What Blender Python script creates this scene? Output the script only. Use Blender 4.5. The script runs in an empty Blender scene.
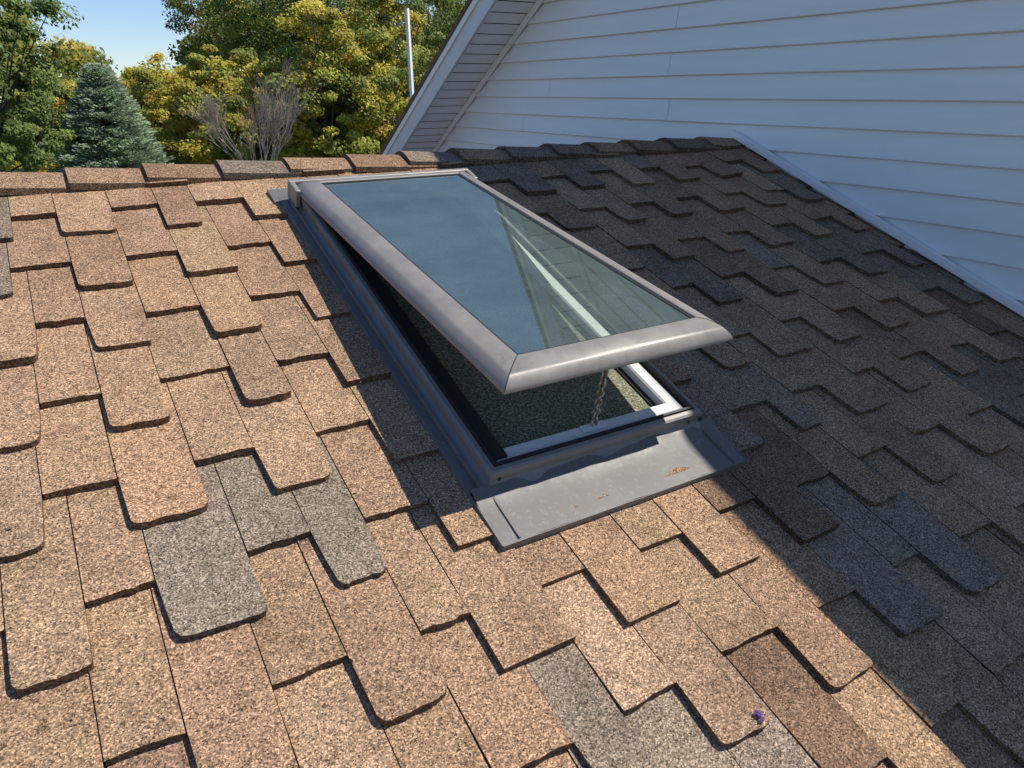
import bpy, math, random
import numpy as np
from mathutils import Matrix, Vector
random.seed(23); rng=np.random.default_rng(7)
S=1.1; TH=math.radians(20.6); C,SN=math.cos(TH),math.sin(TH)
scn=bpy.context.scene
def T(u,w,n): return (u, w*C-n*SN, w*SN+n*C)
# ---------------------------------------------------------------- helpers
def link(o,parent=None):
    scn.collection.objects.link(o)
    if parent: o.parent=parent
    return o
def empty(name):
    e=bpy.data.objects.new(name,None); e.empty_display_size=.2; return link(e)
class MB:
    def __init__(s): s.v=[];s.f=[];s.c=[]
    def poly(s,pts,col=None):
        b=len(s.v); s.v+=[tuple(p) for p in pts]; s.f.append(tuple(range(b,b+len(pts)))); s.c.append(col or (1,1,1))
    def box(s,fn,a,b,col=None):
        x0,y0,z0=a;x1,y1,z1=b
        P=[fn(x,y,z) for z in(z0,z1) for y in(y0,y1) for x in(x0,x1)]
        for q in((0,2,3,1),(4,5,7,6),(0,1,5,4),(2,6,7,3),(0,4,6,2),(1,3,7,5)): s.poly([P[i] for i in q],col)
    def prism(s,pts,ftop,fbot,col=None):
        top=[ftop(*p) for p in pts]; bot=[fbot(*p) for p in pts]
        s.poly(top,col)
        n=len(pts)
        for i in range(n):
            j=(i+1)%n; s.poly([top[i],bot[i],bot[j],top[j]],tuple(x*.45 for x in col) if col else None)
    def obj(s,name,mat,parent=None,smooth=False,bevel=0,weld=True):
        me=bpy.data.meshes.new(name); me.from_pydata(s.v,[],s.f)
        a=me.color_attributes.new('col','FLOAT_COLOR','CORNER')
        arr=np.ones((len(me.loops),4),dtype=np.float32); k=0
        for f,c in zip(s.f,s.c):
            arr[k:k+len(f),:3]=c; k+=len(f)
        a.data.foreach_set('color',arr.ravel())
        o=bpy.data.objects.new(name,me); me.materials.append(mat); link(o,parent)
        if weld:
            import bmesh
            bm=bmesh.new(); bm.from_mesh(me)
            bmesh.ops.remove_doubles(bm,verts=bm.verts,dist=1e-5)
            bmesh.ops.recalc_face_normals(bm,faces=bm.faces)
            bm.to_mesh(me); bm.free()
        if smooth:
            me.polygons.foreach_set('use_smooth',[True]*len(me.polygons))
            me.set_sharp_from_angle(angle=math.radians(38))
        if bevel:
            m=o.modifiers.new('b','BEVEL'); m.width=bevel; m.segments=2; m.limit_method='ANGLE'
        return o
def sweep(mb,u0,u1,s0,s1,prof,fn,col=None,closed=False):
    L=[]
    for ins,h in prof:
        L.append([fn(u0+ins,s0+ins,h),fn(u1-ins,s0+ins,h),fn(u1-ins,s1-ins,h),fn(u0+ins,s1-ins,h)])
    K=len(L)
    for k in range(K if closed else K-1):
        a,b=L[k],L[(k+1)%K]
        for i in range(4):
            j=(i+1)%4; mb.poly([a[i],a[j],b[j],b[i]],col)
def newmat(name):
    m=bpy.data.materials.new(name); m.use_nodes=True
    nt=m.node_tree; return m,nt,nt.nodes['Principled BSDF'],nt.nodes,nt.links
def mixc(nt,fac,a,b,mode='MIX'):
    n=nt.nodes.new('ShaderNodeMix'); n.data_type='RGBA'; n.blend_type=mode
    for sock,v in((n.inputs[0],fac),(n.inputs[6],a),(n.inputs[7],b)):
        if isinstance(v,bpy.types.NodeSocket): nt.links.new(v,sock)
        elif isinstance(v,(int,float)): sock.default_value=v
        else: sock.default_value=(*v,1)
    return n.outputs[2]
def ramp(nt,src,stops):
    r=nt.nodes.new('ShaderNodeValToRGB'); nt.links.new(src,r.inputs[0])
    e=r.color_ramp.elements
    while len(e)<len(stops): e.new(.5)
    for x,(p,c) in zip(e,stops): x.position=p; x.color=(*c,1) if len(c)==3 else c
    return r.outputs[0]
def noise(nt,scale,detail=4,rough=.6,vec=None):
    n=nt.nodes.new('ShaderNodeTexNoise'); n.inputs['Scale'].default_value=scale; n.inputs['Detail'].default_value=detail; n.inputs['Roughness'].default_value=rough
    if vec is None:
        g=nt.nodes.new('ShaderNodeNewGeometry'); vec=g.outputs['Position']
    nt.links.new(vec,n.inputs['Vector']); return n.outputs['Fac']
def bump(nt,h,st,dist,bsdf):
    b=nt.nodes.new('ShaderNodeBump'); b.inputs['Strength'].default_value=st; b.inputs['Distance'].default_value=dist
    nt.links.new(h,b.inputs['Height']); nt.links.new(b.outputs[0],bsdf.inputs['Normal'])
def simple(name,col,rough=.5,metal=0,var=.12,scale=12,bumpst=.0):
    m,nt,p,N,L=newmat(name)
    f=noise(nt,scale,5,.65)
    c=mixc(nt,1.0,col,ramp(nt,f,[(.3,(1-var,)*3),(.7,(1+var,)*3)]),'MULTIPLY')
    L.new(c,p.inputs['Base Color']); p.inputs['Roughness'].default_value=rough; p.inputs['Metallic'].default_value=metal
    if bumpst: bump(nt,noise(nt,scale*20,3),bumpst,.002,p)
    return m
def metalmat(name,col,rough,metal):
    """painted sheet metal with dusty, water-spotted patches"""
    m,nt,p,N,L=newmat(name)
    f=noise(nt,11,6,.7); s=noise(nt,60,4,.8)
    c=mixc(nt,1.0,col,ramp(nt,f,[(.3,(.86,.86,.87)),(.7,(1.12,1.11,1.09))]),'MULTIPLY')
    c=mixc(nt,ramp(nt,s,[(.54,(0,0,0)),(.72,(.4,.4,.4))]),c,(.37,.35,.32))
    L.new(c,p.inputs['Base Color']); p.inputs['Metallic'].default_value=metal
    L.new(ramp(nt,f,[(.3,(rough-.08,)*3),(.7,(rough+.14,)*3)]),p.inputs['Roughness'])
    bump(nt,noise(nt,260,3),.05,.002,p); return m
# ---------------------------------------------------------------- materials
def shingle_mat():
    m,nt,p,N,L=newmat('asphalt_shingle')
    at=N.new('ShaderNodeAttribute'); at.attribute_name='col'
    g=N.new('ShaderNodeNewGeometry')
    v=N.new('ShaderNodeTexVoronoi'); v.inputs['Scale'].default_value=450; L.new(g.outputs['Position'],v.inputs['Vector'])
    sep=N.new('ShaderNodeSeparateColor'); L.new(v.outputs['Color'],sep.inputs[0])
    gran=ramp(nt,sep.outputs[0],[(0,(.20,.18,.17)),(.28,(.74,.73,.72)),(.7,(1.12,1.10,1.08)),(1,(2.1,2.1,2.1))])
    c=mixc(nt,1.0,at.outputs['Color'],gran,'MULTIPLY')
    n2=noise(nt,5,6,.75)
    c=mixc(nt,1.0,c,ramp(nt,n2,[(.28,(.68,.67,.67)),(.5,(1,1,1)),(.72,(1.14,1.12,1.10))]),'MULTIPLY')
    n3=noise(nt,70,4,.75)
    c=mixc(nt,1.0,c,ramp(nt,n3,[(.3,(.76,.76,.76)),(.7,(1.17,1.16,1.15))]),'MULTIPLY')
    L.new(c,p.inputs['Base Color']); p.inputs['Roughness'].default_value=.95; p.inputs['Specular IOR Level'].default_value=.08
    bump(nt,sep.outputs[1],.8,.0018,p)
    return m
M_sh=shingle_mat()
def siding_mat():
    m,nt,p,N,L=newmat('white_vinyl')
    g=N.new('ShaderNodeNewGeometry'); mp=N.new('ShaderNodeMapping'); mp.inputs['Scale'].default_value=(1,.25,3); L.new(g.outputs['Position'],mp.inputs[0])
    f=noise(nt,4,6,.7,mp.outputs[0])
    c=mixc(nt,1.0,(.90,.90,.91),ramp(nt,f,[(.3,(.93,.93,.92)),(.65,(1.0,1.0,1.0))]),'MULTIPLY')
    L.new(c,p.inputs['Base Color']); p.inputs['Roughness'].default_value=.42
    mp2=N.new('ShaderNodeMapping'); mp2.inputs['Scale'].default_value=(1,.12,1.6); L.new(g.outputs['Position'],mp2.inputs[0])
    bump(nt,noise(nt,50,3,.6,mp2.outputs[0]),.12,.002,p)
    return m
M_side=siding_mat()
M_trim=simple('white_trim',(.89,.89,.90),.4,0,.05,6)
M_fascia=simple('grey_fascia',(.66,.67,.69),.4,0,.05,6)
M_clad=metalmat('grey_cladding',(.262,.244,.224),.40,.15)
M_flash=metalmat('grey_flashing',(.165,.158,.15),.50,.1)
M_dark=simple('black_gasket',(.02,.02,.02),.6)
M_wood=simple('white_painted_wood',(.80,.79,.76),.35,0,.05,20)
M_dry=simple('drywall',(.75,.74,.70),.9)
M_floor=simple('room_floor',(.20,.15,.10),.7)
M_chain=simple('chain_metal',(.45,.40,.33),.35,.9,.2,80)
M_bark=simple('bark',(.09,.07,.055),.9,0,.3,8)
M_bare=simple('bare_twigs',(.34,.27,.23),.9,0,.2,8)
M_pole=simple('white_pole_paint',(.80,.78,.75),.6)
M_grass=simple('grass',(.07,.10,.03),.95,0,.35,.6)
M_purple=simple('purple_petal',(.12,.05,.22),.6)
M_deck=simple('roof_underlay',(.03,.03,.03),.9)
M_debris=simple('dry_leaf_debris',(.20,.13,.07),.9,0,.4,60)
def leaf_mat(name):
    m,nt,p,N,L=newmat(name)
    at=N.new('ShaderNodeAttribute'); at.attribute_name='col'
    L.new(at.outputs['Color'],p.inputs['Base Color']); p.inputs['Roughness'].default_value=.6; p.inputs['Specular IOR Level'].default_value=.2
    tr=N.new('ShaderNodeBsdfTranslucent'); L.new(at.outputs['Color'],tr.inputs['Color'])
    mx=N.new('ShaderNodeMixShader'); mx.inputs[0].default_value=.3
    L.new(p.outputs[0],mx.inputs[1]); L.new(tr.outputs[0],mx.inputs[2]); L.new(mx.outputs[0],N['Material Output'].inputs[0])
    return m
M_leaf=leaf_mat('leaves')
def glass_mat():
    m,nt,p,N,L=newmat('coated_glass')
    t=N.new('ShaderNodeBsdfTransparent'); t.inputs[0].default_value=(.70,.84,.79,1)
    gl=N.new('ShaderNodeBsdfGlossy'); gl.inputs['Roughness'].default_value=.01; gl.inputs[0].default_value=(.98,1,.90,1)
    fr=N.new('ShaderNodeFresnel'); fr.inputs[0].default_value=3.1
    mx=N.new('ShaderNodeMixShader'); L.new(fr.outputs[0],mx.inputs[0]); L.new(t.outputs[0],mx.inputs[1]); L.new(gl.outputs[0],mx.inputs[2])
    df=N.new('ShaderNodeBsdfDiffuse'); df.inputs[0].default_value=(.55,.80,.78,1)
    r=ramp(nt,noise(nt,5,6,.75),[(.3,(.055,.055,.055)),(.7,(.11,.11,.11))])
    m2=N.new('ShaderNodeMixShader'); L.new(r,m2.inputs[0]); L.new(mx.outputs[0],m2.inputs[1]); L.new(df.outputs[0],m2.inputs[2])
    L.new(m2.outputs[0],N['Material Output'].inputs[0]); return m
M_glass=glass_mat()
def screen_mat():
    m,nt,p,N,L=newmat('insect_screen')
    p.inputs['Roughness'].default_value=.7
    v=noise(nt,190,3,.8)
    L.new(ramp(nt,v,[(.36,(.06,.062,.038)),(.5,(.20,.20,.12)),(.66,(.60,.58,.42))]),p.inputs['Base Color'])  # speckle of sunlight on the black mesh is painted into the base colour
    t=N.new('ShaderNodeBsdfTransparent'); mx=N.new('ShaderNodeMixShader'); mx.inputs[0].default_value=.80
    L.new(t.outputs[0],mx.inputs[1]); L.new(p.outputs[0],mx.inputs[2]); L.new(mx.outputs[0],N['Material Output'].inputs[0]); return m
M_screen=screen_mat()
# ---------------------------------------------------------------- dimensions (m)
U0,W0,W,LL,HF=.5703*S,.7202*S,.5016*S,1.0816*S,.0631*S
AL=.166; UW=2.497*S; WR=2.0658*S
# ================================================================ HOUSE
house=empty('white_house')
E=.226*S; PU=.105*S; TT=.021
tans=[(.425,.282,.178),(.41,.270,.168),(.385,.252,.160),(.44,.302,.198),(.37,.240,.152),(.405,.275,.178)]
greys=[(.29,.225,.168),(.275,.215,.162),(.305,.242,.185)]
darks=[(.27,.175,.118),(.31,.205,.138)]
def tabcol():
    r=random.random()
    c=random.choice(tans) if r<.70 else random.choice(greys) if r<.92 else random.choice(darks)
    k=random.uniform(.88,1.03); return tuple(x*k for x in c)
EX=(U0-.030,W0-.01,U0+W+.030,W0+LL+.06)
def subtract(r,e):
    a,b,c,d=r; x0,y0,x1,y1=e
    if c<=x0 or a>=x1 or d<=y0 or b>=y1: return [r]
    out=[]
    if a<x0: out.append((a,b,x0,d))
    if c>x1: out.append((x1,b,c,d))
    m0,m1=max(a,x0),min(c,x1)
    if b<y0: out.append((m0,b,m1,y0))
    if d>y1: out.append((m0,y1,m1,d))
    return out
sh=MB()
ULO,UHI=-3.6,UW-.012
for ci in range(-15,9):
    wc=.626*S+ci*E
    drift=random.uniform(-.014,.014)
    nb=int(round((-.073*S-ULO)/PU)); u=-.073*S-nb*PU+drift; bounds=[u]
    while u<UHI+.2:
        u+=PU; bounds.append(u+random.uniform(-.016,.016))
    cur=tabcol()
    for t in range(len(bounds)-1):
        a,b=bounds[t],bounds[t+1]
        long=((t-nb)%2==1)
        if random.random()<.6: cur=tabcol()
        wb=wc+(0 if long else E*.5)+random.uniform(-.010,.010)
        wt=min(wc+1.55*E,WR-.004)
        if wb>=wt-.01: continue
        a+=.0010;b-=.0010
        b=min(b,UHI)
        if b-a<.01: continue
        jz=random.uniform(-.0010,.0022)
        lift=random.uniform(0,.0035); sk=random.uniform(-.03,.03)
        ft=lambda x,y,wc=wc,wb=wb,jz=jz,lift=lift,sk=sk,a=a: T(x,y,max(.0006,TT*(1-(y-wc)/(1.6*E))+jz+(lift+sk*(x-a))*max(0,1-(y-wb)/.06)))
        fb=lambda x,y: T(x,y,-.008)
        cc=tuple(x*random.uniform(.98,1.02) for x in cur)
        if subtract((a,wb,b,wt),EX)!=[(a,wb,b,wt)]:
            for (x0,y0,x1,y1) in subtract((a,wb,b,wt),EX):
                if x1-x0>.004 and y1-y0>.004: sh.prism([(x0,y1),(x0,y0),(x1,y0),(x1,y1)],ft,fb,cc)
            continue
        fl=E*.5
        da,db=random.uniform(-.008,.003),random.uniform(-.008,.003)
        if not long: da=db=0
        ra,rb=random.uniform(.003,.018),random.uniform(.003,.018)
        if not long: ra=rb=.001
        wbl=wb+random.uniform(-.006,.006)
        pts=[(a,wt),(a,min(wt,wb+fl+.002)),(a-da*.4,wb+fl*.5),(a-da,wb+ra),(a-da+ra*.35,wb+ra*.3),(a-da+ra,wb)]
        for q in(.25,.4,.55,.7,.8): pts.append((a+(b-a)*q,wb+(wbl-wb)*q+random.uniform(-.003,.003)))
        pts+=[(b+db-rb,wbl),(b+db-rb*.35,wbl+rb*.3),(b+db,wbl+rb),(b+db*.4,wb+fl*.5),(b,min(wt,wb+fl+.002)),(b,wt)]
        if wb+fl+.002>=wt: pts=[(a,wt),(a,wb),(b,wb),(b,wt)]
        sh.prism(pts,ft,fb,cc)
sh.obj('roof_shingles',M_sh,house,weld=False)
dk=MB(); EAVE=-3.15
for (x0,y0,x1,y1) in subtract((ULO,EAVE,UW,WR),(U0+.02,W0+.02,U0+W-.02,W0+LL-.02)):
    dk.box(T,(x0,y0,-.03),(x1,y1,-.0095))
dk.obj('roof_deck',M_deck,house)
hr=WR*C; zr=WR*SN
def TB(u,w,n): x,y,z=T(u,w,n); return (x,2*hr-y,z)
bk=MB()
for i in range(14):
    w1=WR-i*.145
    bk.poly([TB(ULO,w1,.002),TB(UW-.012,w1,.002),TB(UW-.012,w1-.15,.012),TB(ULO,w1-.15,.012)],(.22,.15,.1))
bk.obj('back_roof_slope',M_sh,house)
rc=MB(); u=-3.6; ex=.205
while u<UW-.05:
    ln=.30; u1=min(u+ln,UW-.014); col=tuple(x*.85 for x in tabcol()); jw=random.uniform(-.008,.008); hw=.085
    lift=random.uniform(0,.006)
    def prof(h,uu):
        P=[]
        P.append(T(uu,WR-hw+jw,.014+h)); P.append(T(uu,WR-.045,.017+h)); P.append(T(uu,WR-.012,.017+h))
        a=T(uu,WR,.017+h); P.append((a[0],hr,a[2]-.001))
        P.append(TB(uu,WR-.012,.017+h)); P.append(TB(uu,WR-.045,.017+h)); P.append(TB(uu,WR-hw,.014+h)); return P
    nseg=3; rows=[]
    for q in range(nseg+1):
        f=q/nseg; uu=u+(u1-u)*f
        rows.append(prof(.015*(1-f)+lift*(1-f)**2,uu))
    for q in range(nseg):
        for i in range(6): rc.poly([rows[q][i],rows[q][i+1],rows[q+1][i+1],rows[q+1][i]],col)
        for side in (0,6):
            a,b=rows[q][side],rows[q+1][side]
            rc.poly([a,b,(b[0],b[1],b[2]-.018),(a[0],a[1],a[2]-.018)],tuple(x*.5 for x in col))
    for i in range(6):
        a,b=rows[0][i],rows[0][i+1]; rc.poly([a,b,(b[0],b[1],b[2]-.014),(a[0],a[1],a[2]-.014)],tuple(x*.5 for x in col))
    u+=ex*random.uniform(.94,1.06)
rc.obj('ridge_caps',M_sh,house,weld=False)
GZ=-3.7
I=lambda x,y,z:(x,y,z)
lw=MB(); ye=(EAVE+.35)*C; yb=2*hr-ye
lw.box(I,(ULO+.3,ye,GZ),(UW-.03,ye+.12,EAVE*SN+.04)); lw.box(I,(ULO+.3,yb-.12,GZ),(UW-.03,yb,WR*SN-2.0))
lw.poly([(ULO+.3,ye,GZ),(ULO+.3,yb,GZ),(ULO+.3,yb,ye/C*SN-.05),(ULO+.3,hr,zr-.05),(ULO+.3,ye,ye/C*SN-.05)])
lw.obj('lower_walls',M_side,house)
b2=MB(); b2.poly([TB(ULO,WR-13*.145,.0),TB(UW-.03,WR-13*.145,.0),TB(UW-.03,EAVE,.0),TB(ULO,EAVE,.0)],(.22,.15,.1)); b2.obj('back_roof_lower',M_sh,house)
fa=MB(); fa.box(T,(ULO,EAVE-.02,-.16),(UW-.03,EAVE-.002,.0)); fa.obj('eave_fascia',M_trim,house)
def hz(w,n): return (w*C-n*SN,w*SN+n*C)
UR=2.2*S
nearA=hz(2.5*S,1.79*S); nearB=hz(-4.2*S,(2.0+.083*4.2)*S)
P1=(5.53,.564);P2=(3.98,1.526)
fs=(P1[1]-P2[1])/(P1[0]-P2[0])
farEnd=(P1[0]+1.6,P1[1]+1.6*fs)
def zfar(h): return P2[1]+fs*(h-P2[0])
apex=(nearA[0],zfar(nearA[0]))
NS=(nearB[1]-nearA[1])/(nearB[0]-nearA[0])
def znear(h): return apex[1]+(h-apex[0])*NS
sd=MB(); EXPO=.104; z=GZ; h0,h1=-5.2,farEnd[0]-.35
def lim(zz): return max(h0,apex[0]+(zz+.16-apex[1])/NS),min(h1,apex[0]+(zz+.16-apex[1])/fs)
while z<apex[1]-.2:
    zt=z+EXPO
    a0,b0=lim(z)
    if b0<=a0: break
    pr=[(UW-.003,z+.010),(UW-.014,z+.010),(UW-.0145,z+.001),(UW-.020,z),(UW-.0235,z+.004),(UW-.0225,z+.012),(UW-.006,zt+.011)]
    cuts=[-99]; y=h0+random.uniform(.5,3.4)
    while y<h1: cuts.append(y); y+=random.uniform(2.9,3.6)
    cuts.append(99)
    for ci in range(len(cuts)-1):
        c0,c1=cuts[ci],cuts[ci+1]; off=.0012*(ci%2)+random.uniform(0,.0006); dz=random.uniform(-.0008,.0008)
        for q in range(len(pr)-1):
            (ua,za),(ub,zb)=pr[q],pr[q+1]
            A0,B0=lim(za);A1,B1=lim(zb)
            A0,A1=max(A0,c0),max(A1,c0);B0,B1=min(B0,c1),min(B1,c1)
            if B0-A0<.01 or B1-A1<.01: continue
            sd.poly([(ua-off,A0,za+dz),(ua-off,B0,za+dz),(ub-off,B1,zb+dz),(ub-off,A1,zb+dz)])
    z=zt
sd.obj('vinyl_siding',M_side,house)
core=MB()
g=[(h0,GZ),(h1,GZ),(h1,zfar(h1)-.15),(apex[0],apex[1]-.12),(h0,znear(h0)-.15)]
core.poly([(UW,a,b) for a,b in g]); core.poly([(UW+7,a,b) for a,b in g])
core.poly([(UW,h1,GZ),(UW+7,h1,GZ),(UW+7,h1,g[2][1]),(UW,h1,g[2][1])]); core.poly([(UW,h0,GZ),(UW+7,h0,GZ),(UW+7,h0,g[4][1]),(UW,h0,g[4][1])])
core.obj('gable_wall_core',M_trim,house)
def rakebox(name,A,B,mat,u0,u1,top,bot):
    mb=MB(); P=[]
    for (h,zz) in(A,B):
        for uu in(u0,u1):
            for dz in(bot,top): P.append((uu,h,zz+dz))
    for q in((0,1,3,2),(4,6,7,5),(0,2,6,4),(1,5,7,3),(0,4,5,1),(2,3,7,6)): mb.poly([P[i] for i in q],(.2,.14,.1))
    return mb.obj(name,mat,house)
NE=(h0-.4,znear(h0-.4)); FE=farEnd
for nm,A,B in(('near',apex,NE),('far',apex,FE)):
    rakebox('gable_roof_'+nm,A,B,M_sh,UR-.02,UW+7.3,.035,.0)
    rakebox('rake_fascia_'+nm,A,B,M_fascia,UR,UR+.02,-.002,-.17)
    rakebox('rake_trim_'+nm,A,B,M_trim,UR-.012,UR-.0,-.0,-.045)
    ln=math.hypot(B[0]-A[0],B[1]-A[1]); n=int(ln/.1); mb=MB()
    for i in range(n):
        for (f0,f1,dz) in((i/n,(i+.80)/n,-.155),((i+.80)/n,(i+.88)/n,-.146),((i+.88)/n,(i+1)/n,-.155)):
            p=(A[0]+(B[0]-A[0])*f0,A[1]+(B[1]-A[1])*f0+dz);q=(A[0]+(B[0]-A[0])*f1,A[1]+(B[1]-A[1])*f1+dz)
            mb.poly([(UR+.021,*p),(UW-.003,*p),(UW-.003,*q),(UR+.021,*q)])
            if dz==-.146: mb.poly([(UR+.021,*p),(UW-.003,*p),(UW-.003,p[0],p[1]-.009),(UR+.021,p[0],p[1]-.009)])
    mb.obj('soffit_'+nm,M_trim,house)
    rakebox('frieze_'+nm,A,B,M_trim,UW-.036,UW-.026,-.157,-.20)
jc=MB(); jc.box(T,(UW-.050,-3.0,.024),(UW-.028,WR+.01,.052))
jc.obj('wall_channel',M_trim,house,bevel=.002)
# ================================================================ SKYLIGHT
sky_l=empty('roof_skylight')
fr=MB()
sweep(fr,U0,U0+W,W0,W0+LL,[(-.018,.002),(-.017,.030),(-.007,.034),(-.0015,.037),(0,.040),(0,HF-.016),(-.003,HF-.014),(-.003,HF-.003),(.002,HF),(.011,HF+.001),(.012,HF-.012)],T)
fr.obj('frame_cladding',M_clad,sky_l)
gk=MB(); sweep(gk,U0,U0+W,W0,W0+LL,[(.012,HF-.004),(.014,HF+.004),(.019,HF+.005),(.021,HF-.006),(.030,HF-.008)],T)
gk.box(T,(U0+.022,W0+.031,HF-.006),(U0+.052,W0+LL-.03,HF+.001)); gk.obj('gasket',M_dark,sky_l)
wd=MB(); sweep(wd,U0,U0+W,W0,W0+LL,[(.026,HF-.02),(.028,HF-.008),(.030,HF-.006),(.056,HF-.007),(.060,HF-.011),(.061,-.12)],T); wd.obj('inner_frame',M_wood,sky_l)
sc=MB(); i=.061; sc.poly([T(U0+i,W0+i,HF-.035),T(U0+W-i,W0+i,HF-.035),T(U0+W-i,W0+LL-i,HF-.035),T(U0+i,W0+LL-i,HF-.035)]); sc.obj('insect_screen',M_screen,sky_l)
sb=MB(); sweep(sb,U0+i,U0+W-i,W0+i,W0+LL-i,[(-.0005,HF-.030),(.012,HF-.030),(.012,HF-.040),(-.0005,HF-.040)],T); sb.obj('screen_rim',M_dark,sky_l)
shf=MB(); sweep(shf,U0+.03,U0+W-.03,W0+.03,W0+LL-.03,[(0,-.05),(0,-.9)],T); shf.obj('light_shaft',M_dry,sky_l)
fl=MB(); fl.poly([(U0-1.2,-.6,-2.6),(U0+W+1,-.6,-2.6),(U0+W+1,3,-2.6),(U0-1.2,3,-2.6)]); fl.obj('room_floor',M_floor,sky_l)
fl=MB(); g=.122*S; a=.038*S
def apn(u,w):
    f=(W0-w)/g
    return .0265+.010*max(0,1-f*2.4)**2
NU=14;NW=7
for iu in range(NU):
    for iw in range(NW):
        P=[]
        for (x,y) in((iu,iw),(iu+1,iw),(iu+1,iw+1),(iu,iw+1)):
            uu=U0-a+(W+2*a)*x/NU; ww=W0-g+g*y/NW
            P.append(T(uu,ww,apn(uu,ww)+.0014*math.sin(uu*31+ww*17)+.001*math.sin(uu*67-ww*40)))
        fl.poly(P)
fl.box(T,(U0-a,W0-g-.002,.002),(U0+W+a,W0-g,.0265))
fl.box(T,(U0-a-.002,W0-g,.002),(U0-a,W0+.02,.0265))
fl.box(T,(U0+W+a,W0-g,.002),(U0+W+a+.002,W0+.02,.0265))
for uu in(U0-.006,U0+W+.002):
    fl.box(T,(uu,W0-g+.004,.024),(uu+.004,W0-.018,.0305))
fl.obj('apron_flashing',M_flash,sky_l,smooth=True,weld=True)
sf=MB(); w=W0+.0005
while w<W0+LL+.02:
    w1=min(w+E,W0+LL+.05)
    for (x0,x1) in((U0-.042,U0-.0185),(U0+W+.0185,U0+W+.042)):
        sf.box(T,(x0,w,.006),(x1,w1-.001,.0265))
    w+=E
sf.box(T,(U0-.0215,W0,.027),(U0-.0188,W0+LL,.040)); sf.box(T,(U0+W+.0188,W0,.027),(U0+W+.0215,W0+LL,.040))
sf.box(T,(U0-.06,W0+LL+.0185,.006),(U0+W+.06,W0+LL+.10,.0255))
sf.obj('step_flashing',M_flash,sky_l,bevel=.001)
hd=MB(); hd.box(T,(U0-.020,W0+LL-.05,.038),(U0-.0045,W0+LL+.012,HF+.022)); hd.box(T,(U0+W+.0045,W0+LL-.05,.038),(U0+W+.020,W0+LL+.012,HF+.022)); hd.box(T,(U0-.020,W0+LL+.0125,.028),(U0+W+.020,W0+LL+.03,HF+.020))
hd.obj('hinge_hood',M_clad,sky_l,bevel=.004)
NH=HF+.006; WH=W0+LL; ca,sa=math.cos(AL),math.sin(AL)
def TS(u,s,h): return T(u,WH-s*ca+h*sa,NH+s*sa+h*ca)
o=.008; SU0,SU1,SS0,SS1=U0-o,U0+W+o,-o,LL+o
ss=MB(); prof=[(.004,-.010),(.0,-.008),(.0,-.003)]
for q in range(1,10):
    t=q/9*math.pi/2; prof.append((.054*(1-math.cos(t))**.85,-.003+.032*math.sin(t)**1.2))
prof+=[(.0595,.0285),(.061,.027),(.0615,.022)]
sweep(ss,SU0,SU1,SS0,SS1,prof,TS)
ss.obj('sash_cladding',M_clad,sky_l,smooth=True)
mj=MB()
for (cu,csn,du,ds) in((SU0,SS1,1,-1),(SU1,SS1,-1,-1),(SU0,SS0,1,1),(SU1,SS0,-1,1)):
    for k in range(2,len(prof)-3):
        (i0,z0),(i1,z1)=prof[k],prof[k+1]; e_=.0007
        mj.poly([TS(cu+du*i0-e_,csn+ds*i0-e_*du*ds*-1,z0+.0004),TS(cu+du*i0+e_,csn+ds*i0+e_*du*ds*-1,z0+.0004),TS(cu+du*i1+e_,csn+ds*i1+e_*du*ds*-1,z1+.0004),TS(cu+du*i1-e_,csn+ds*i1-e_*du*ds*-1,z1+.0004)])
mj.obj('mitre_joints',M_dark,sky_l,weld=False)
s2=MB(); sweep(s2,SU0,SU1,SS0,SS1,[(.004,-.010),(.012,-.010),(.012,.0),(.030,.0),(.030,-.014),(.062,-.014),(.064,.018)],TS); s2.obj('sash_inner_frame',M_dark,sky_l)
s3=MB(); sweep(s3,SU0,SU1,SS0,SS1,[(.061,.0250),(.067,.0250),(.067,.020)],TS); s3.obj('glazing_seal',M_dark,sky_l)
gl=MB(); i=.060; gl.poly([TS(SU0+i,SS0+i,.0230),TS(SU1-i,SS0+i,.0230),TS(SU1-i,SS1-i,.0230),TS(SU0+i,SS1-i,.0230)]); gl.obj('glass_pane',M_glass,sky_l)
A=Vector(T(U0+W*.5,W0+.045,HF)); B=Vector(TS(U0+W*.5,LL-.055,-.008))
d=(B-A); n=int(d.length/.0105); zq=d.to_track_quat('Z','Y').to_matrix()
ch=MB()
for k in range(n):
    c0=A+d*((k+.5)/n); rot=Matrix.Rotation(math.radians(90*(k%2)+k*9),3,'Z')
    maj=10; mi=5; rr=.0026; pts=[]
    for a_ in range(maj):
        t=2*math.pi*a_/maj; cx,cz=.0068*math.cos(t),.0088*math.sin(t)
        dx,dz=math.cos(t),math.sin(t); row=[]
        for b_ in range(mi):
            p=2*math.pi*b_/mi
            v=Vector((cx+rr*math.cos(p)*dx,rr*math.sin(p),cz+rr*math.cos(p)*dz)); row.append(tuple(c0+zq@(rot@v)))
        pts.append(row)
    for a_ in range(maj):
        for b_ in range(mi):
            ch.poly([pts[a_][b_],pts[(a_+1)%maj][b_],pts[(a_+1)%maj][(b_+1)%mi],pts[a_][(b_+1)%mi]])
ch.obj('chain_actuator',M_chain,sky_l,smooth=True)
op=MB(); op.box(T,(U0+W*.5-.030,W0+.034,HF-.006),(U0+W*.5+.030,W0+.054,HF+.0)); op.obj('operator_housing',M_wood,sky_l,bevel=.002)
op=MB(); op.box(TS,(U0+W*.5-.02,LL-.065,-.024),(U0+W*.5+.02,LL-.045,-.0145)); op.obj('chain_bracket',M_chain,sky_l,bevel=.002)
scw=MB()
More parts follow.
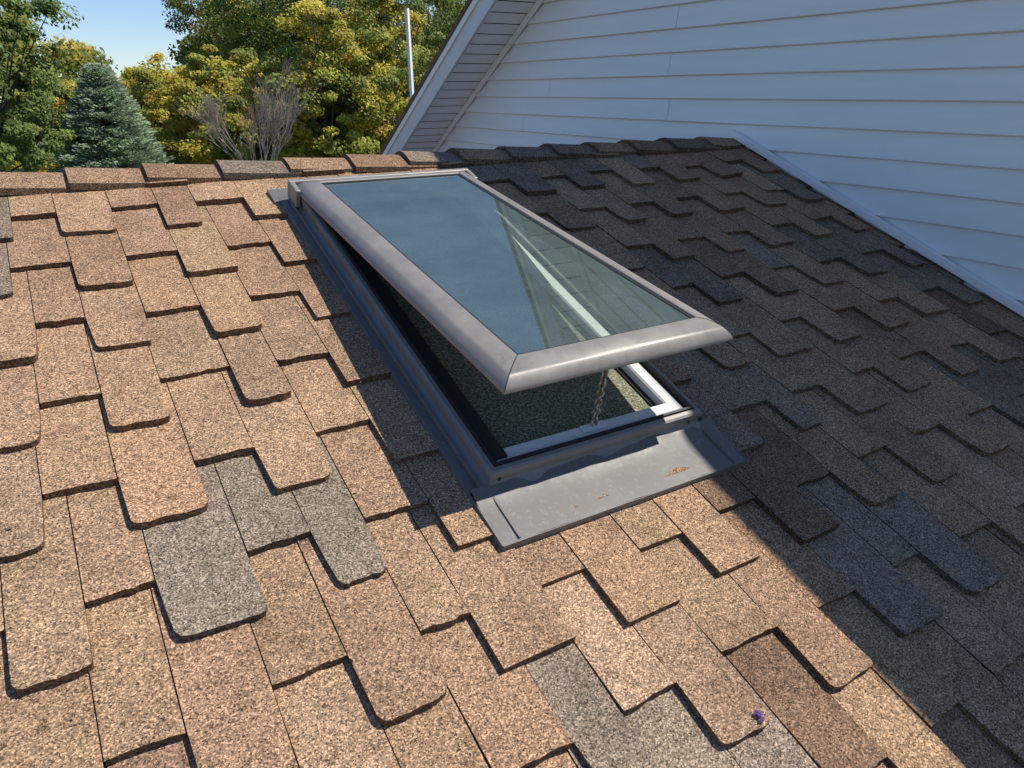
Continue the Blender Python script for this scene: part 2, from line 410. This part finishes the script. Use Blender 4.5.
for uu in(U0+.02,U0+W-.03):
    R1=[T(uu+.004*math.cos(t),W0-.001,HF-.024+.004*math.sin(t)) for t in np.linspace(0,2*math.pi,9)[:-1]]
    R2=[T(uu+.003*math.cos(t),W0-.003,HF-.024+.003*math.sin(t)) for t in np.linspace(0,2*math.pi,9)[:-1]]
    scw.poly(R2)
    for q in range(8): scw.poly([R1[q],R1[(q+1)%8],R2[(q+1)%8],R2[q]])
scw.obj('screws',M_dark,sky_l)
pp=MB()
for k in range(5):
    c0=(.808+random.uniform(-.003,.003),.200+random.uniform(-.014,.014)); an=random.uniform(0,6.28); L_=.009
    q=[(c0[0]+L_*math.cos(an),c0[1]+L_*math.sin(an)),(c0[0]+.004*math.cos(an+1.57),c0[1]+.004*math.sin(an+1.57)),(c0[0]-L_*math.cos(an),c0[1]-L_*math.sin(an)),(c0[0]-.004*math.cos(an+1.57),c0[1]-.004*math.sin(an+1.57))]
    pp.poly([T(x,y,.026+.005*(ii%2)) for ii,(x,y) in enumerate(q)])
pp.obj('purple_flower_petal',M_purple)
# bits of dry leaf and grit lying on the roof
db_=MB()
for k in range(70):
    x0_,y0_=random.uniform(-.2,2.6),random.uniform(-.3,2.2)
    if EX[0]-.05<x0_<EX[2]+.05 and EX[1]-.2<y0_<EX[3]+.05: continue
    L_=random.uniform(.002,.006); an=random.uniform(0,6.28); zz=.0235
    db_.poly([T(x0_+L_*math.cos(an+q_)*(1 if iq%2 else .5),y0_+L_*math.sin(an+q_)*(1 if iq%2 else .5),zz+random.uniform(-.001,.003)) for iq,q_ in enumerate((0,1.3,3.0,4.6))])
db_.obj('leaf_debris',M_debris,None,weld=False)
# ================================================================ SETTING
gm=MB(); gm.poly([(-300,-200,GZ),(300,-200,GZ),(300,400,GZ),(-300,400,GZ)]); gm.obj('ground',M_grass)
def quads(name,P,N_,U_,sz,col,parent=None,mat=M_leaf,asp=.6):
    n=len(P); V_=np.cross(N_,U_)
    sz=sz[:,None]
    v=np.stack([P-U_*sz,P-V_*sz*asp,P+U_*sz,P+V_*sz*asp],1).reshape(-1,3)
    me=bpy.data.meshes.new(name); me.vertices.add(4*n); me.vertices.foreach_set('co',v.astype(np.float32).ravel())
    me.loops.add(4*n); me.loops.foreach_set('vertex_index',np.arange(4*n,dtype=np.int32))
    me.polygons.add(n); me.polygons.foreach_set('loop_start',np.arange(0,4*n,4,dtype=np.int32)); me.polygons.foreach_set('loop_total',np.full(n,4,dtype=np.int32))
    me.update(calc_edges=True)
    a=me.color_attributes.new('col','FLOAT_COLOR','POINT'); cc=np.ones((4*n,4),dtype=np.float32); cc[:,:3]=np.repeat(col,4,0); a.data.foreach_set('color',cc.ravel())
    me.materials.append(mat); ob=bpy.data.objects.new(name,me); return link(ob,parent)
def nrm(v): return v/(np.linalg.norm(v,axis=1)[:,None]+1e-9)
def rvec(n): return nrm(rng.normal(size=(n,3)))
def orient(bias):
    a=nrm(bias*1.2+rvec(len(bias))*.9); b=nrm(np.cross(a,rvec(len(bias)))); return a,b
def limb(mb,p,q,r0,r1,n=6):
    p=Vector(p);q=Vector(q); d=q-p; m=d.to_track_quat('Z','Y').to_matrix()
    A=[p+m@Vector((r0*math.cos(t),r0*math.sin(t),0)) for t in np.linspace(0,2*math.pi,n+1)[:-1]]
    B=[q+m@Vector((r1*math.cos(t),r1*math.sin(t),0)) for t in np.linspace(0,2*math.pi,n+1)[:-1]]
    for i in range(n): mb.poly([A[i],A[(i+1)%n],B[(i+1)%n],B[i]])
def pol(az,rho): a=math.radians(az); return rho*math.sin(a),rho*math.cos(a)
UPV=np.array([.35,-.6,.6])
def decid(name,az,rho,height,rad,pal,nclump=90,leaf=.07,per=230,low=.2):
    e=empty(name); x,y=pol(az,rho); tk=MB()
    limb(tk,(x,y,GZ),(x+.1,y,GZ+height*.55),.018*height,.008*height,8)
    P=[];Cc=[];Bi=[]
    ctr=np.array([x,y,GZ+height*(low+1)/2]); hz_=height*(1-low)/2
    ph=rng.uniform(0,6,3)
    for k in range(nclump):
        d=rvec(1)[0]; r=rng.uniform(.25,1.0)**.45
        wob=1+.16*math.sin(4*d[0]+ph[0])+.14*math.sin(5*d[2]+ph[1])+rng.normal()*.07
        c=ctr+d*np.array([rad,rad,hz_])*r*wob
        if k%6==0: limb(tk,(x,y,GZ+height*rng.uniform(.2,.5)),tuple(c),.04,.01,5)
        n=int(per*rng.uniform(.5,1.5)); cr=rng.uniform(.16,.36)*rad*.62
        v=rvec(n); p=c+v*(rng.uniform(0,1,(n,1))**.5)*cr*np.array([1.2,1.2,.7]); P.append(p); Bi.append(v*.5+UPV+d*.3)
        b=np.array(pal[rng.integers(len(pal))])*rng.uniform(.75,1.25)
        Cc.append(b*rng.uniform(.6,1.4,(n,1)))
    tk.obj('trunk',M_bark,e)
    P=np.concatenate(P);Cc=np.concatenate(Cc); a,b=orient(np.concatenate(Bi))
    quads('foliage',P,a,b,rng.uniform(.5,1.1,len(P))*leaf,Cc,e)
gy=[(.50,.42,.055),(.44,.385,.055),(.54,.41,.06),(.36,.36,.055)]
gg=[(.15,.21,.05),(.19,.25,.055),(.12,.17,.045)]
go=[(.27,.30,.06),(.34,.34,.06),(.20,.25,.055)]
decid('green_maple_tree',-2.6,26,8.8,2.2,gg,190)
decid('green_maple_tree',-7.0,24,9.5,2.8,gg,60)
decid('yellow_maple_tree',8.2,33,5.7,2.1,gy+go,160)
decid('yellow_maple_tree',11.6,30,6.2,2.1,gy+gy+go,170)
decid('yellow_maple_tree',15.2,28,5.6,1.9,gy+go,150)
decid('green_oak_tree',14.3,38,11.5,3.2,gg+go,200)
decid('green_oak_tree',18.5,36,12.5,3.5,go+gg,200)
decid('yellow_birch_tree',18.6,27,6.9,2.1,gy+go,170)
decid('yellow_birch_tree',22.6,28,7.8,2.4,gy+go,180)
decid('green_oak_tree',25.5,35,12.0,3.6,gg+go,180)
decid('yellow_birch_tree',2.2,33,5.4,1.9,gy+go+gg,120)
P=[];Cc=[];Bi=[]
for k in range(460):
    az=rng.uniform(-10,30); rho=rng.uniform(46,58); x,y=pol(az,rho)
    top=6.2+.9*math.sin(az*.7)+.7*math.sin(az*1.9+1)+(4.5 if az>11 else 0)+(4 if az<1 else 0)
    z_=GZ+rng.uniform(.2,1)**.7*top; c=np.array([x,y,z_]); n=230; v=rvec(n)
    P.append(c+v*(rng.uniform(0,1,(n,1))**.5)*rng.uniform(.6,1.2)*np.array([1.2,1.2,.75])); Bi.append(v*.5+UPV)
    pal=(gg+go+go+gy)[rng.integers(13)]; Cc.append(np.array(pal)*rng.uniform(.6,1.1)*rng.uniform(.6,1.4,(n,1)))
P=np.concatenate(P);Cc=np.concatenate(Cc);a,b=orient(np.concatenate(Bi)); quads('distant_tree_line',P,a,b,rng.uniform(.08,.18,len(P)),Cc)
e=empty('blue_spruce_tree'); x,y=pol(4.4,27); Hs=5.6; tk=MB(); limb(tk,(x,y,GZ),(x,y,GZ+Hs-.1),.13,.02,8)
P=[];U_=[];Cc=[]
for k in range(1000):
    f=rng.uniform(.02,1)**1.2; z0=GZ+.3+(1-f)*(Hs-.35); r=(.12+2.35*f**.75)*rng.uniform(.72,1.08); an=rng.uniform(0,6.283)
    d=np.array([math.cos(an),math.sin(an),0]); tip=np.array([x,y,z0])+d*r+np.array([0,0,.12*r-.05])
    if k%6==0: limb(tk,(x,y,z0),tuple(tip),.02,.006,4)
    n=110; t=rng.uniform(.25,1,(n,1))**.6; side=np.array([-d[1],d[0],0])
    p=np.array([x,y,z0])+d*r*t+np.array([0,0,1])*(.10*r*t**2-.1*t)+side*rng.normal(size=(n,1))*.13*(1.15-t*.5)+rng.normal(size=(n,3))*.04
    dirs=d+side*rng.normal(size=(n,1))*.6+np.array([0,0,.3]); P.append(p);U_.append(dirs)
    Cc.append(np.array([.37,.46,.29])*rng.uniform(.6,1.25)*rng.uniform(.75,1.3,(n,1)))
P=np.concatenate(P);U_=nrm(np.concatenate(U_));Cc=np.concatenate(Cc)
bb=np.array([[.4,-.8,.6]])+rvec(len(P))*.6; nn=nrm(bb-U_*np.sum(bb*U_,1)[:,None])
quads('needles',P,nn,U_,rng.uniform(.045,.08,len(P)),Cc,e,asp=.3); tk.obj('trunk',M_bark,e)
e=MB()
def br(p,d,l,r,dep):
    q=p+d*l; limb(e,p,q,r,r*.7,5)
    if dep==0: return
    for k in range(4 if dep>1 else 5):
        nd=(d+Vector(rvec(1)[0])*.5+Vector((0,0,.2))).normalized(); br(p+d*l*random.uniform(.45,1),nd,l*random.uniform(.6,.8),r*.55,dep-1)
x,y=pol(13.6,24.5); br(Vector((x,y,GZ)),Vector((0,0,1)),2.0,.06,5)
e.obj('bare_tree',M_bare,None,weld=False)
x,y=pol(24.9,22); pm=MB(); limb(pm,(x,y,GZ),(x-.05,y,3.05),.08,.06,12); pm.poly([(x-.05+.06*math.cos(t),y+.06*math.sin(t),3.05) for t in np.linspace(0,6.283,13)[:-1]]); pm.obj('white_pole',M_pole,None,smooth=True)
# ================================================================ CAMERA
def rod(r):
    r=np.array(r);th=np.linalg.norm(r);k=r/th
    K=np.array([[0,-k[2],k[1]],[k[2],0,-k[0]],[-k[1],k[0],0]])
    return np.eye(3)+math.sin(th)*K+(1-math.cos(th))*K@K
R0=np.stack([[.839,.226,.495],[-.504,.664,.552],[.204,.713,-.671]],1); U_s,_,Vt=np.linalg.svd(R0)
R=rod([.072,.0307,.0087])@(U_s@Vt)
right,up,fwd=[Vector(T(*R[i])) for i in range(3)]
cam=bpy.data.objects.new('camera',bpy.data.cameras.new('camera')); link(cam)
m=Matrix.Identity(4)
for i in range(3): m[i][0]=right[i];m[i][1]=up[i];m[i][2]=-fwd[i]
m.translation=Vector(T(0,0,S)); cam.matrix_world=m
cam.data.sensor_width=36; cam.data.lens=745.08/1024*36; cam.data.clip_end=1000; cam.data.clip_start=.02
scn.camera=cam
# ================================================================ LIGHT
sd_=Vector(T(.6,.14,1.0)).normalized()
sun=bpy.data.objects.new('sun',bpy.data.lights.new('sun','SUN')); link(sun); sun.data.energy=5; sun.data.angle=math.radians(.5); sun.data.color=(1,.94,.84)
sun.rotation_euler=sd_.to_track_quat('Z','Y').to_euler()
w=bpy.data.worlds.new('World'); scn.world=w; w.use_nodes=True; nt=w.node_tree
st=nt.nodes.new('ShaderNodeTexSky'); st.sky_type='NISHITA'; st.sun_disc=False; st.sun_elevation=math.asin(sd_.z); st.sun_rotation=math.atan2(sd_.x,sd_.y); st.air_density=.9; st.dust_density=.0; st.ozone_density=2.5
tint=mixc(nt,1.0,st.outputs[0],(.86,.93,1.08),'MULTIPLY')
bg=nt.nodes['Background']; bg.inputs[1].default_value=.128; nt.links.new(tint,bg.inputs[0])
scn.view_settings.view_transform='Standard'; scn.view_settings.look='None'; scn.view_settings.exposure=0
